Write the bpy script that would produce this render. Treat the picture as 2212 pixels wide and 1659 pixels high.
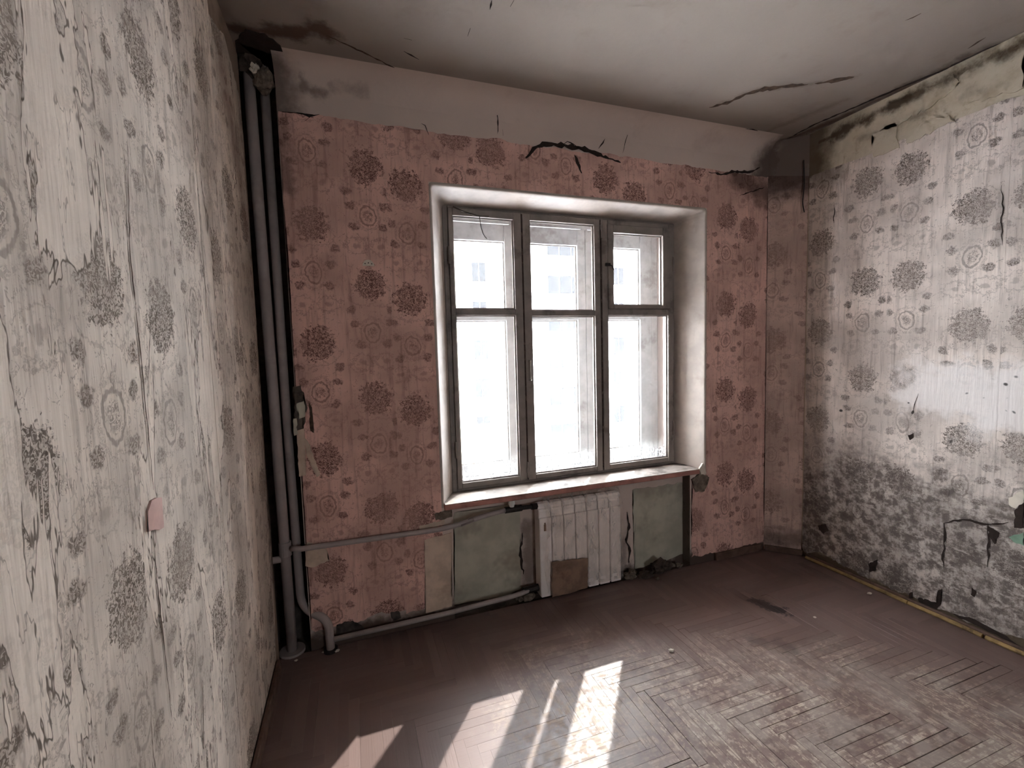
import bpy, bmesh, math, random
from mathutils import Vector, Matrix, noise as mnoise

for o in list(bpy.data.objects):
    bpy.data.objects.remove(o, do_unlink=True)
scene = bpy.context.scene
COL = scene.collection
rnd = random.Random(7)

# ------------------------------------------------------------------ camera
YAW, PITCH, ROLL = 0.338355, -0.0751334, -0.0282243
fw = Vector((math.sin(YAW)*math.cos(PITCH), math.cos(YAW)*math.cos(PITCH), math.sin(PITCH)))
rt = Vector((math.cos(YAW), -math.sin(YAW), 0)); up = rt.cross(fw)
r2 = math.cos(ROLL)*rt + math.sin(ROLL)*up
u2 = -math.sin(ROLL)*rt + math.cos(ROLL)*up
cam = bpy.data.cameras.new('camera'); cam_o = bpy.data.objects.new('camera', cam); COL.objects.link(cam_o)
m = Matrix((r2, u2, -fw)).transposed().to_4x4(); m.translation = Vector((0, 0, 1.5))
cam_o.matrix_world = m
cam.sensor_width = 36.0; cam.lens = 982.83/2212*36; cam.clip_start = 0.02; cam.clip_end = 400
scene.camera = cam_o

# ------------------------------------------------------------------ world, sun, exposure
SKY = 9.4; SUN = 2.6
wd = bpy.data.worlds.new('sky'); scene.world = wd; wd.use_nodes = True
bg = wd.node_tree.nodes['Background']
bg.inputs[0].default_value = (0.93, 0.965, 1.0, 1); bg.inputs[1].default_value = SKY
sl = bpy.data.lights.new('sun', 'SUN'); sl.energy = SUN; sl.angle = math.radians(0.6); sl.color = (1.0, 0.96, 0.90)
so = bpy.data.objects.new('sun', sl); COL.objects.link(so)
EL = math.radians(39.7)
sd = Vector((-0.62*math.cos(EL), -0.785*math.cos(EL), -math.sin(EL)))
so.rotation_euler = sd.to_track_quat('-Z', 'Y').to_euler(); so.location = (12, 16, 14)
pl = bpy.data.lights.new('window_portal', 'AREA'); pl.shape = 'RECTANGLE'; pl.size = 2.1; pl.size_y = 1.8
pl.cycles.is_portal = True
po = bpy.data.objects.new('window_portal', pl); COL.objects.link(po); po.location = (1.333, 3.2, 1.5)
po.rotation_euler = (math.radians(-90), 0, 0)
for nm, loc, sx, sy, rx in (('fill_portal_rear', (1.65, -2.88, 1.55), .46, .80, 90),):  # portal for the rear opening that was added as fill light
    p_l = bpy.data.lights.new(nm, 'AREA'); p_l.shape = 'RECTANGLE'; p_l.size = sx; p_l.size_y = sy; p_l.cycles.is_portal = True
    p_o = bpy.data.objects.new(nm, p_l); COL.objects.link(p_o); p_o.location = loc; p_o.rotation_euler = (math.radians(rx), 0, 0)
vs = scene.view_settings
vs.view_transform = 'Standard'; vs.look = 'None'; vs.exposure = 2.3; vs.gamma = 1.0; vs.use_curve_mapping = False

cy_ = scene.cycles
cy_.use_denoising = True; cy_.use_adaptive_sampling = True; cy_.adaptive_threshold = 0.1; cy_.adaptive_min_samples = 26; cy_.sample_clamp_indirect = 8.0
cy_.max_bounces = 6; cy_.diffuse_bounces = 4; cy_.glossy_bounces = 2; cy_.transparent_max_bounces = 12
cy_.use_light_tree = False; cy_.caustics_reflective = False; cy_.caustics_refractive = False

# ------------------------------------------------------------------ room measures
XL, XR, YB, ZC = -0.41, 2.93, 2.44, 2.86
YR = -2.6                      # rear wall
WX0, WX1, WZ0, WZ1 = 0.434, 2.234, 0.645, 2.38     # window opening in the wall face
FX0, FX1, FZ0, FZ1, FY = 0.536, 2.130, 0.665, 2.33, 2.64   # inner frame
NX0, NX1, NY = 0.478, 2.110, 2.515                 # radiator niche

# ------------------------------------------------------------------ node helpers
def lin(r, g=None, b=None):
    if g is None: g = b = r
    f = lambda c: (c/255/12.92) if c/255 <= .04045 else ((c/255+.055)/1.055)**2.4
    return (f(r), f(g), f(b), 1)

class NT:
    def __init__(s, name):
        s.m = bpy.data.materials.new(name); s.m.use_nodes = True; s.t = s.m.node_tree
        for n in list(s.t.nodes): s.t.nodes.remove(n)
        s.out = s.t.nodes.new('ShaderNodeOutputMaterial')
        s._pos = None
    def put(s, inp, v):
        if isinstance(v, bpy.types.NodeSocket): s.t.links.new(v, inp)
        elif v is not None:
            if hasattr(inp, 'default_value') and not isinstance(v, (int, float)) and len(v) != len(inp.default_value):
                v = tuple(v)[:len(inp.default_value)] if len(v) > len(inp.default_value) else tuple(v)+(1,)
            inp.default_value = v
    def pos(s):
        if s._pos is None: s._pos = s.t.nodes.new('ShaderNodeNewGeometry').outputs['Position']
        return s._pos
    def math(s, op, a, b=None, c=None, clamp=False):
        n = s.t.nodes.new('ShaderNodeMath'); n.operation = op; n.use_clamp = clamp
        for i, v in enumerate((a, b, c)):
            if v is not None: s.put(n.inputs[i], v)
        return n.outputs[0]
    def add(s, a, b): return s.math('ADD', a, b)
    def sub(s, a, b): return s.math('SUBTRACT', a, b)
    def mul(s, a, b): return s.math('MULTIPLY', a, b)
    def mx(s, *a):
        r = a[0]
        for b in a[1:]: r = s.math('MAXIMUM', r, b)
        return r
    def vec(s, op, a, b=None, scale=None):
        n = s.t.nodes.new('ShaderNodeVectorMath'); n.operation = op
        s.put(n.inputs[0], a)
        if b is not None: s.put(n.inputs[1], b)
        if scale is not None: s.put(n.inputs['Scale'], scale)
        return n.outputs['Value'] if op in ('LENGTH', 'DISTANCE', 'DOT_PRODUCT') else n.outputs['Vector']
    def xyz(s, v):
        n = s.t.nodes.new('ShaderNodeSeparateXYZ'); s.put(n.inputs[0], v); return n.outputs
    def comb(s, x, y, z=0.0):
        n = s.t.nodes.new('ShaderNodeCombineXYZ')
        for i, v in enumerate((x, y, z)): s.put(n.inputs[i], v)
        return n.outputs[0]
    def noise(s, v, scale, detail=3, rough=.55, dist=0.0, color=False, dim='3D'):
        n = s.t.nodes.new('ShaderNodeTexNoise'); n.noise_dimensions = dim
        s.put(n.inputs['Vector'], v); n.inputs['Scale'].default_value = scale; n.inputs['Detail'].default_value = detail
        n.inputs['Roughness'].default_value = rough; n.inputs['Distortion'].default_value = dist
        return n.outputs['Color' if color else 'Fac']
    def voro(s, v, scale, feature='F1', rand=1.0):
        n = s.t.nodes.new('ShaderNodeTexVoronoi'); n.feature = feature
        s.put(n.inputs['Vector'], v); n.inputs['Scale'].default_value = scale; n.inputs['Randomness'].default_value = rand
        return n.outputs['Distance']
    def step(s, x, a, b, lo=0.0, hi=1.0):
        n = s.t.nodes.new('ShaderNodeMapRange'); n.interpolation_type = 'SMOOTHSTEP'
        if a > b: a, b, lo, hi = b, a, hi, lo
        s.put(n.inputs['Value'], x); n.inputs['From Min'].default_value = a; n.inputs['From Max'].default_value = b
        n.inputs['To Min'].default_value = lo; n.inputs['To Max'].default_value = hi
        return n.outputs['Result']
    def mix(s, f, a, b):
        n = s.t.nodes.new('ShaderNodeMix'); n.data_type = 'RGBA'
        s.put(n.inputs[0], f); s.put(n.inputs[6], a); s.put(n.inputs[7], b); return n.outputs[2]
    def mulc(s, a, b, f=1.0):
        n = s.t.nodes.new('ShaderNodeMix'); n.data_type = 'RGBA'; n.blend_type = 'MULTIPLY'
        s.put(n.inputs[0], f); s.put(n.inputs[6], a); s.put(n.inputs[7], b); return n.outputs[2]
    def bump(s, h, strength=.4, dist=.004):
        n = s.t.nodes.new('ShaderNodeBump'); n.inputs['Strength'].default_value = strength
        n.inputs['Distance'].default_value = dist; s.put(n.inputs['Height'], h); return n.outputs[0]
    def seg(s, p, a, b):
        a = Vector(a); b = Vector(b); ba = b-a; l2 = max(ba.length_squared, 1e-9)
        pa = s.vec('SUBTRACT', p, tuple(a))
        h = s.math('MULTIPLY', s.vec('DOT_PRODUCT', pa, tuple(ba)), 1/l2, clamp=True)
        n = s.t.nodes.new('ShaderNodeVectorMath'); n.operation = 'SCALE'
        n.inputs[0].default_value = tuple(ba); s.put(n.inputs['Scale'], h)
        return s.vec('DISTANCE', pa, n.outputs[0])
    def stains(s, p, lst, wob):
        """lst of (a, b, r_inner, r_outer, strength) in 3D: ragged stains along segments"""
        r = None
        for a, b, r0, r1, k in lst:
            d = s.add(s.seg(p, a, b), wob)
            v = s.step(d, r0, r1, k, 0.0)
            r = v if r is None else s.math('MAXIMUM', r, v)
        return r
    def done(s, color, rough=.85, normal=None, metal=0.0, spec=.3):
        b = s.t.nodes.new('ShaderNodeBsdfPrincipled')
        s.put(b.inputs['Base Color'], color); s.put(b.inputs['Roughness'], rough); b.inputs['Metallic'].default_value = metal
        b.inputs['Specular IOR Level'].default_value = spec
        if normal is not None: s.put(b.inputs['Normal'], normal)
        s.t.links.new(b.outputs[0], s.out.inputs[0]); s.bsdf = b
        return s.m

def plain(name, col, rough=.7, var=.25, scale=14, dirt=None, dirt_amt=.5, bump=.2, metal=0.0, spec=.3):
    s = NT(name); p = s.pos()
    n = s.noise(p, scale, 3, .6); f = s.step(n, .3, .7, 1-var, 1+var*.4)
    c = s.mulc(col, s.comb(f, f, f))
    if dirt is not None:
        d = s.step(s.noise(s.vec('ADD', p, (3, 5, 9)), scale*.45, 4, .68), .52, .68, 0, dirt_amt)
        c = s.mix(d, c, dirt)
    return s.done(c, rough, s.bump(n, bump, .003), metal, spec)

# ------------------------------------------------------------------ wallpaper
PREP = 0.58
def wallpaper(name, axis, u0, W, a, b, z0, soff, base, dark, tear=0.0, strength=.8, grime=None, stains=None, stain_col=None, plain_to=None, specks=None, extra=None):
    s = NT(name); p = s.pos(); x, y, z = s.xyz(p)
    u = {'x': x, 'y': y, '-y': s.mul(y, -1), 'd': s.mul(s.sub(x, y), .7071)}[axis]
    p2 = s.comb(u, z, 0.0)
    wv = s.noise(p2, 9, 0, color=True, dim='2D'); wx, wz, wy = s.xyz(wv)
    uu = s.add(u, s.mul(s.sub(wx, .5), .022)); zz = s.add(z, s.mul(s.sub(wz, .5), .022))
    idx = s.math('FLOOR', s.mul(s.sub(u, u0), 1/W))
    st = s.sub(s.sub(uu, u0), s.mul(idx, W))
    isb = s.math('GREATER_THAN', st, (a+b)/2)
    du = s.sub(st, s.math('MULTIPLY_ADD', isb, b-a, a))
    v = s.sub(s.sub(s.sub(zz, z0), s.mul(idx, soff)), s.mul(isb, PREP/2))
    def wrap(q):
        q = s.mul(q, 1/PREP)
        return s.mul(s.sub(q, s.math('FLOOR', s.add(q, .5))), PREP)
    dvf = wrap(v); dvo = wrap(s.add(v, .24)); adu = s.math('ABSOLUTE', du)
    nf = s.noise(p2, 48, 2, .6, dim='2D'); nl = s.noise(p2, 112, 2, .6, 1.3, dim='2D')
    leaf = s.step(nl, .46, .54)
    nfo = s.sub(nf, .5)
    # big round bouquet
    r = s.math('SQRT', s.add(s.mul(du, du), s.mul(dvf, s.mul(dvf, .9))))
    fm = s.step(s.add(r, s.mul(s.add(nfo, s.mul(s.sub(nl, .5), .5)), .085)), .084, .070)
    fl = s.mul(fm, s.math('MULTIPLY_ADD', leaf, -.72, .98))
    # oval medallion
    e = s.math('SQRT', s.add(s.math('POWER', s.mul(adu, 1/.036), 2), s.math('POWER', s.math('ABSOLUTE', s.mul(dvo, 1/.05)), 2)))
    e = s.add(e, s.mul(nfo, .45))
    ring = s.step(s.math('ABSOLUTE', s.sub(e, 1.0)), .15, .05, 0, .6)
    ring2 = s.mul(s.step(s.math('ABSOLUTE', s.sub(e, 1.5)), .25, .1, 0, .4), leaf)
    inner = s.mul(s.step(e, .72, .5), s.mul(s.math('SUBTRACT', 1.0, leaf), .7))
    # small posies round the medallion
    def dist(cx, cz):
        return s.math('SQRT', s.add(s.math('POWER', s.math('ABSOLUTE', s.sub(adu, cx)), 2), s.math('POWER', s.math('ABSOLUTE', s.mul(s.sub(dvo, cz), 1.25)), 2)))
    dm = s.math('MINIMUM', s.math('MINIMUM', dist(.080, .046), dist(.068, -.06)), dist(.098, .118))
    po_ = s.mul(s.step(s.add(dm, s.mul(nfo, .035)), .030, .018), s.math('MULTIPLY_ADD', leaf, -.55, .9))
    # scrolls under the medallion
    ds = s.math('ABSOLUTE', s.sub(s.add(dist(.06, -.15), s.mul(nfo, .07)), .05))
    sc = s.mul(s.step(ds, .010, .003, 0, .5), s.math('MULTIPLY_ADD', leaf, -.6, .85))
    dot = s.mul(s.step(s.add(dist(.06, -.15), s.mul(nfo, .03)), .022, .010), .4)
    ds2 = s.math('ABSOLUTE', s.sub(s.add(dist(.03, .19), s.mul(nfo, .05)), .075))
    sc2 = s.step(ds2, .005, .0015, 0, .3)
    tw = s.mul(s.step(s.noise(p2, 36, 3, .7, .8, dim='2D'), .57, .63), s.mul(s.step(nl, .5, .56), .5))
    pat = s.mx(fl, ring, ring2, inner, po_, sc, dot, sc2, tw)
    blot = s.noise(p2, 3.1, 3, .6, dim='2D')
    fade = s.step(blot, .32, .62, .6, 1.0)
    pat = s.mul(s.mul(pat, fade), strength)
    # ground colour
    streak = s.noise(s.comb(s.add(s.mul(u, 38), 0.0), s.mul(z, 3.2)), 1, 3, .65, dim='2D')
    bc = s.mix(s.step(blot, .35, .68), tuple(c*.80 for c in base[:3])+(1,), tuple(min(1, c*1.08) for c in base[:3])+(1,))
    bc = s.mix(s.step(streak, .5, .75, 0, .30), bc, dark)
    height = streak
    if plain_to is not None:                      # plain bare paper beyond a given u
        pat = s.mul(pat, s.step(s.add(u, s.mul(nfo, .02)), plain_to, plain_to-.006))
    if tear > 0:
        tn = s.noise(s.comb(s.add(s.mul(u, 5.2), 0.0), s.mul(z, 1.25)), 1, 5, .64, .35, dim='2D')
        tn2 = s.noise(s.comb(s.add(s.mul(u, 7.5), 4.0), s.mul(z, 1.7)), 1, 5, .62, dim='2D')
        inside = s.step(tn, .575, .580)
        line = s.mx(s.step(s.math('ABSOLUTE', s.sub(tn, .575)), .010, .002), s.mul(s.step(s.math('ABSOLUTE', s.sub(tn2, .47)), .007, .002), .6))
        pat = s.mul(pat, s.math('MULTIPLY_ADD', inside, -.8*tear, 1.0))
        bc = s.mix(s.mul(inside, .45*tear), bc, tuple(min(1, c*1.28) for c in base[:3])+(1,))
        pat = s.mx(pat, s.mul(line, .85*tear))
    c = s.mix(pat, bc, dark)
    if stains:
        wob = s.mul(s.sub(s.noise(p2, 11, 4, .65, dim='2D'), .5), .16)
        c = s.mix(s.stains(p, stains, wob), c, stain_col)
    if extra:                                     # whitish patches laid over the print
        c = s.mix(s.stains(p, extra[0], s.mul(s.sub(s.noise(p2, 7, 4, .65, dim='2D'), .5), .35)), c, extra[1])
    if grime:                                     # mould that has eaten the foot of the wall: (z_top, z_bottom, colour, amount)
        zt, zb, gc, ga = grime
        g = s.step(s.add(z, s.mul(s.sub(s.noise(p2, 2.6, 5, .66, dim='2D'), .5), 1.25)), zt, zb)
        g = s.mul(g, s.step(s.noise(p2, 17, 4, .72, dim='2D'), .34, .62, .35, 1.0))
        c = s.mix(s.mul(g, ga), c, gc)
        wear = s.mul(g, s.step(s.noise(s.comb(s.add(s.mul(u, 9), 2.0), s.mul(z, 26)), 1, 4, .74, dim='2D'), .58, .68, 0, .42))
        c = s.mix(wear, c, tuple(min(1, q*1.05) for q in base[:3])+(1,))
    if specks:                                    # sparse black mould specks between two heights
        vd = s.voro(s.vec('ADD', p2, s.vec('SCALE', wv, scale=.05)), 15)
        sp = s.step(vd, .16, .09)
        sp = s.mul(sp, s.step(s.noise(p2, 4.5, 3, dim='2D'), .50, .58))
        sp = s.mul(sp, s.mul(s.step(z, specks[0], specks[0]+.15), s.step(z, specks[1], specks[1]-.2)))
        c = s.mix(s.mul(sp, .9), c, lin(28, 22, 20))
    return s.done(c, .8, s.bump(height, .55, .006), spec=.25)

# ------------------------------------------------------------------ mesh helpers
def link(o, parent=None):
    COL.objects.link(o)
    if parent is not None: o.parent = parent
    return o
def obj(name, bm, mat, parent=None, smooth=False):
    me = bpy.data.meshes.new(name); bmesh.ops.recalc_face_normals(bm, faces=bm.faces[:]); bm.to_mesh(me); bm.free()
    if smooth:
        for f in me.polygons: f.use_smooth = True
    me.materials.append(mat)
    return link(bpy.data.objects.new(name, me), parent)
def box(bm, x0, x1, y0, y1, z0, z1, bev=0.0):
    r = bmesh.ops.create_cube(bm, size=1)
    vs_ = r['verts']
    for v in vs_:
        v.co = Vector(((x0+x1)/2+v.co.x*(x1-x0), (y0+y1)/2+v.co.y*(y1-y0), (z0+z1)/2+v.co.z*(z1-z0)))
    if bev:
        es = list({e for v in vs_ for e in v.link_edges})
        bmesh.ops.bevel(bm, geom=es, offset=bev, segments=1, affect='EDGES')
def boxo(name, x0, x1, y0, y1, z0, z1, mat, parent=None, bev=0.0):
    bm = bmesh.new(); box(bm, x0, x1, y0, y1, z0, z1, bev); return obj(name, bm, mat, parent)
def quad(bm, *pts):
    return bm.faces.new([bm.verts.new(p) for p in pts])
def tube(bm, pts, r, seg=16, caps=True):
    pts = [Vector(p) for p in pts]; rings = []
    n = len(pts); ref = None
    for i, p in enumerate(pts):
        t = (pts[min(i+1, n-1)]-pts[max(i-1, 0)]).normalized()
        if ref is None: ref = t.orthogonal().normalized()
        ref = (ref - t*ref.dot(t)).normalized(); bn = t.cross(ref)
        rr = r[i] if isinstance(r, (list, tuple)) else r
        rings.append([bm.verts.new(p+rr*(math.cos(2*math.pi*k/seg)*ref+math.sin(2*math.pi*k/seg)*bn)) for k in range(seg)])
    for a, b in zip(rings, rings[1:]):
        for k in range(seg): bm.faces.new((a[k], a[(k+1) % seg], b[(k+1) % seg], b[k]))
    if caps: bm.faces.new(rings[0]); bm.faces.new(rings[-1])
def bez(pts, n=8):
    """round the corners of a polyline: pts are (point, corner radius)"""
    out = []
    for i, (p, r) in enumerate(pts):
        p = Vector(p)
        if i in (0, len(pts)-1) or r <= 0: out.append(p); continue
        a = (Vector(pts[i-1][0])-p).normalized()*r+p; b = (Vector(pts[i+1][0])-p).normalized()*r+p
        for k in range(n+1):
            t = k/n; out.append(a*(1-t)**2+p*2*t*(1-t)+b*t*t)
    return out
def onback(d=0.0): return lambda u, v: Vector((u, YB-d, v))
def onniche(d=0.0): return lambda u, v: Vector((u, NY-d, v))
def onleft(d=0.0): return lambda u, v: Vector((XL+d, u, v))
def onright(d=0.0): return lambda u, v: Vector((XR-d, u, v))
def onceil(d=0.0): return lambda u, v: Vector((u, v, ZC-d))
def onfloor(d=0.0): return lambda u, v: Vector((u, v, d))
def jag(pts, step=.02, amp=.006, seed=0, close=True):
    """subdivide an outline and jitter it so that it reads as torn"""
    R = random.Random(seed); out = []; n = len(pts)
    for i in range(n if close else n-1):
        a = Vector((*pts[i][:2], 0)); b = Vector((*pts[(i+1) % n][:2], 0)); k = max(1, int((b-a).length/step))
        nn = (b-a).normalized().cross(Vector((0, 0, 1)))
        for j in range(k):
            q = a.lerp(b, j/k)
            if not (j == 0): q = q+nn*R.uniform(-amp, amp)+(b-a).normalized()*R.uniform(-.3, .3)*step
            out.append((q.x, q.y))
    if not close: out.append(tuple(pts[-1][:2]))
    return out
def sheet(name, pts, on, off, mat, parent, curl=0.0):
    """thin solid sheet whose outline lies in a wall's plane, its face 'off' in front of it"""
    bm = bmesh.new()
    a = [bm.verts.new(on(off)(*p)) for p in pts]; b = [bm.verts.new(on(0.0)(*p)) for p in pts]
    f = bm.faces.new(a); n = len(pts)
    for i in range(n): bm.faces.new((a[i], b[i], b[(i+1) % n], a[(i+1) % n]))
    bmesh.ops.triangulate(bm, faces=[f])
    return obj(name, bm, mat, parent)
def crack(name, pts, on, w, mat, parent, seed=0, amp=.004, off=.0012):
    """jagged open crack: a tapering thin ribbon lying on the surface"""
    R = random.Random(seed)
    pl_ = jag(pts, .02, amp, seed, close=False); n = len(pl_); bm = bmesh.new(); prev = None
    for i, p in enumerate(pl_):
        q = pl_[min(i+1, n-1)]; o_ = pl_[max(i-1, 0)]
        d = Vector((q[0]-o_[0], q[1]-o_[1])); d = d.normalized() if d.length else Vector((1, 0)); nn = Vector((-d.y, d.x))
        t = i/(n-1); ww = w*(.25+.75*math.sin(math.pi*min(1, max(0, t)))**.6)*R.uniform(.35, 1.3)/2
        cur = (bm.verts.new(on(off)(p[0]+nn.x*ww, p[1]+nn.y*ww)), bm.verts.new(on(off)(p[0]-nn.x*ww, p[1]-nn.y*ww)))
        if prev: bm.faces.new((prev[0], prev[1], cur[1], cur[0]))
        prev = cur
    return obj(name, bm, mat, parent)
def empty(name, loc=(0, 0, 0)):
    o = bpy.data.objects.new(name, None); o.location = loc; o.empty_display_size = .1; return link(o)
def tag(o, label=None, cat=None, group=None, kind=None):
    if label: o['label'] = label
    if cat: o['category'] = cat
    if group: o['group'] = group
    if kind: o['kind'] = kind
    return o
def struct(o, label): return tag(o, label, kind='structure')

# ------------------------------------------------------------------ materials
def plaster(name, base, stain, stains=None, amt=.5, scol=None, bump=.35, fine=.0):
    s = NT(name); p = s.pos()
    n1 = s.noise(p, 1.3, 3, .55); n2 = s.noise(p, 22, 3, .65)
    c = s.mix(s.step(n1, .35, .7, 0, .55), base, tuple(q*.82 for q in base[:3])+(1,))
    c = s.mix(s.step(s.noise(s.vec('ADD', p, (7, 2, 1)), 2.2, 5, .66), .54, .70, 0, amt), c, stain)
    if fine: c = s.mix(s.step(n2, .55, .75, 0, fine), c, stain)
    if stains:
        wob = s.mul(s.sub(s.noise(p, 9, 4, .66), .5), .17)
        c = s.mix(s.stains(p, stains, wob), c, scol or stain)
    return s.done(c, .92, s.bump(n2, bump, .005), spec=.15)

def C3(l, z=ZC): return [(a, b, z) for a, b in l]
BROWN = lin(74, 54, 42)
ceil_st = []
cs = C3([(-0.387, 2.251), (-0.291, 2.239), (-0.147, 2.216), (-0.052, 2.137), (-0.032, 2.180)])
ceil_st += [(cs[i], cs[i+1], .0, .07, .85) for i in range(4)]
cr = C3([(2.838, 2.395), (2.903, 2.095), (2.910, 1.836), (2.925, 1.602), (2.917, 1.429), (2.978, 1.273)])
ceil_st += [(cr[i], cr[i+1], -.01, .075, .8) for i in range(5)]
ck = C3([(2.021, 2.185), (2.096, 2.033), (2.167, 1.947), (2.348, 1.848), (2.530, 1.734)])
ceil_st += [(ck[i], ck[i+1], -.03, .035, .55) for i in range(4)]
cg = C3([(2.605, 2.371), (2.667, 2.066), (2.726, 1.890)])
ceil_st += [(cg[i], cg[i+1], -.03, .05, .35) for i in range(2)]
M_ceil = plaster('ceiling_plaster', lin(150, 138, 129), lin(122, 108, 99), ceil_st, .35, BROWN, .25)
band_st = [((-.27, YB, 2.62), (-.27, YB, 2.86), .02, .16, .75), ((2.72, YB, 2.62), (2.80, YB, 2.86), .03, .17, .85), ((2.80, 2.40, 2.60), (2.93, 2.27, 2.84), .10, .26, .8)]
bb = [(x, YB, z) for x, z in [(-0.171, 2.841), (-0.136, 2.764), (-0.056, 2.744)]]
band_st += [(bb[0], bb[1], -.01, .05, .6), (bb[1], bb[2], -.01, .05, .6)]
b2 = [(x, YB, z) for x, z in [(-0.012, 2.783), (0.115, 2.786)]]
band_st += [(b2[0], b2[1], .0, .05, .35), ((-.265, YB, .02), (2.8, YB, .02), .03, .13, .92), ((NX0, NY, .0), (NX1, NY, .0), .02, .10, .9), ((1.55, NY, .3), (1.6, NY, .1), .0, .12, .6), ((.96, NY, .4), (.96, NY, .1), .0, .08, .6)]
M_wall = plaster('back_wall_plaster', lin(208, 190, 180), lin(172, 150, 140), band_st, .4, lin(66, 48, 40), .3)
M_plast_r = plaster('right_wall_plaster', lin(204, 192, 172), lin(150, 132, 104),
                    [((XR, 2.2, 2.78), (XR, .6, 2.84), -.005, .055, .9), ((XR, 2.25, 2.6), (XR, 2.25, 2.84), .04, .2, .8),
                     ((XR, 1.95, 2.70), (XR, 1.55, 2.68), -.05, .045, .6), ((XR, 1.45, 2.70), (XR, 1.3, 2.66), -.05, .04, .6), ((XR, 2.27, .0), (XR, -1.0, .0), .05, .14, .9)], .75, lin(70, 52, 36), .7, .4)
M_plast_l = plaster('left_wall_plaster', lin(150, 132, 118), lin(92, 74, 62), None, .6, None, .5)
M_conc = plaster('bare_concrete', lin(96, 86, 78), lin(44, 38, 34), None, .8, None, .9, .6)
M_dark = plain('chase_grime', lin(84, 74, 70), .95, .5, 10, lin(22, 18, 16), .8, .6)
M_crack = plain('crack_void', lin(50, 39, 35), .98, .3, 30)
M_crackb = plain('ceiling_crack_brown', lin(84, 66, 54), .98, .45, 30)

PINK = lin(218, 176, 164); PDARK = lin(84, 46, 40)
back_stains = [((2.5, YB, 2.62), (2.8, YB, 2.5), .02, .16, .75), ((-.24, YB, 2.6), (-.24, YB, 2.3), .0, .06, .5)]
M_pb = wallpaper('wallpaper_pink', 'x', -.2455, .4575, .0975, .3605, 2.139, .215, PINK, PDARK, tear=0, strength=.9,
                 stains=back_stains, stain_col=lin(70, 48, 40))
M_pc = wallpaper('wallpaper_corner', 'd', .20, .4575, .066, .33, 2.10, .215, lin(210, 180, 168), lin(92, 62, 54), tear=0, strength=.65,
                 stains=[((2.8, 2.4, 2.62), (2.95, 2.24, 2.62), .06, .22, .85), ((2.77, 2.43, .1), (2.95, 2.25, .1), .0, .12, .6)], stain_col=lin(58, 42, 36))
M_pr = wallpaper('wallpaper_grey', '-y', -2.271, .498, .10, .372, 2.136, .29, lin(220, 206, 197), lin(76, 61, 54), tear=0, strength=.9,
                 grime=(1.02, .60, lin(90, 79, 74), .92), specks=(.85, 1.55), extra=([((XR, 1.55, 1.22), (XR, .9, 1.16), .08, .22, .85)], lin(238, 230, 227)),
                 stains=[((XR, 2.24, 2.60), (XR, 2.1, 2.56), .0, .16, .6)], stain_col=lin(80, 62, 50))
M_pl = wallpaper('wallpaper_beige', 'y', .615, .51, .142, .39, 1.348, .244, lin(212, 199, 187), lin(86, 71, 61), tear=1.0, strength=.92,
                 stains=[((XL, 2.42, 2.6), (XL, 2.42, .2), -.01, .16, .4), ((XL, 2.1, 2.6), (XL, 2.35, 2.1), .0, .14, .45)], stain_col=lin(112, 76, 62))
M_plainpaper = plain('bare_backing_paper', lin(206, 184, 166), .9, .2, 12, lin(150, 124, 108), .4)
M_green = plain('old_green_paint', lin(184, 178, 162), .6, .2, 7, lin(128, 118, 106), .5, .35)
M_white = plain('window_reveal_paint', lin(178, 166, 157), .6, .14, 9, lin(150, 132, 118), .45, .25)
M_pale = plain('pale_plaster_paper', lin(214, 204, 190), .9, .15, 16)
M_frame = plain('window_paint', lin(134, 124, 118), .5, .15, 12, lin(80, 68, 62), .6, .3)
M_frame_o = plain('outer_window_paint', lin(186, 186, 188), .5, .15, 12, lin(120, 108, 100), .5, .3)
M_dirtseam = plain('seam_dirt', lin(64, 48, 42), .95, .4, 40, lin(150, 130, 118), .5)
M_sill_e = plain('sill_red_brown_paint', lin(176, 124, 112), .6, .25, 9, lin(84, 52, 44), .6)
M_sill_t = plain('sill_dusty_white', lin(146, 136, 129), .6, .35, 10, lin(70, 58, 52), .9, .4)
M_pipe = plain('grey_pipe_paint', lin(166, 154, 151), .45, .12, 9, lin(120, 108, 104), .45, .15)
M_iron = plain('black_iron', lin(48, 42, 40), .5, .3, 30, metal=.3)
M_plastic = plain('white_plastic', lin(220, 216, 210), .4, .08, 20)
M_rad = plain('radiator_enamel', lin(242, 233, 229), .35, .06, 10, lin(196, 178, 170), .3, .1)
M_wood = plain('brown_skirting', lin(104, 80, 68), .7, .35, 16, lin(50, 36, 30), .6)
M_bead = plain('yellow_bead_wood', lin(156, 128, 84), .7, .35, 22, lin(72, 54, 40), .7)
M_card = plain('brown_paper', lin(140, 112, 94), .9, .3, 14, lin(84, 62, 50), .5)
M_rub = plain('rubble', lin(120, 106, 94), .95, .4, 40, lin(48, 38, 32), .7, .8)
M_rag = plain('dark_rag', lin(72, 60, 54), .95, .5, 30, lin(30, 24, 22), .7, .7)
M_pinkp = plain('faded_pink_paper', lin(206, 172, 164), .9, .12, 18)
M_steel = plain('steel_wire', lin(150, 146, 140), .35, .2, 30, metal=.8)

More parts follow.
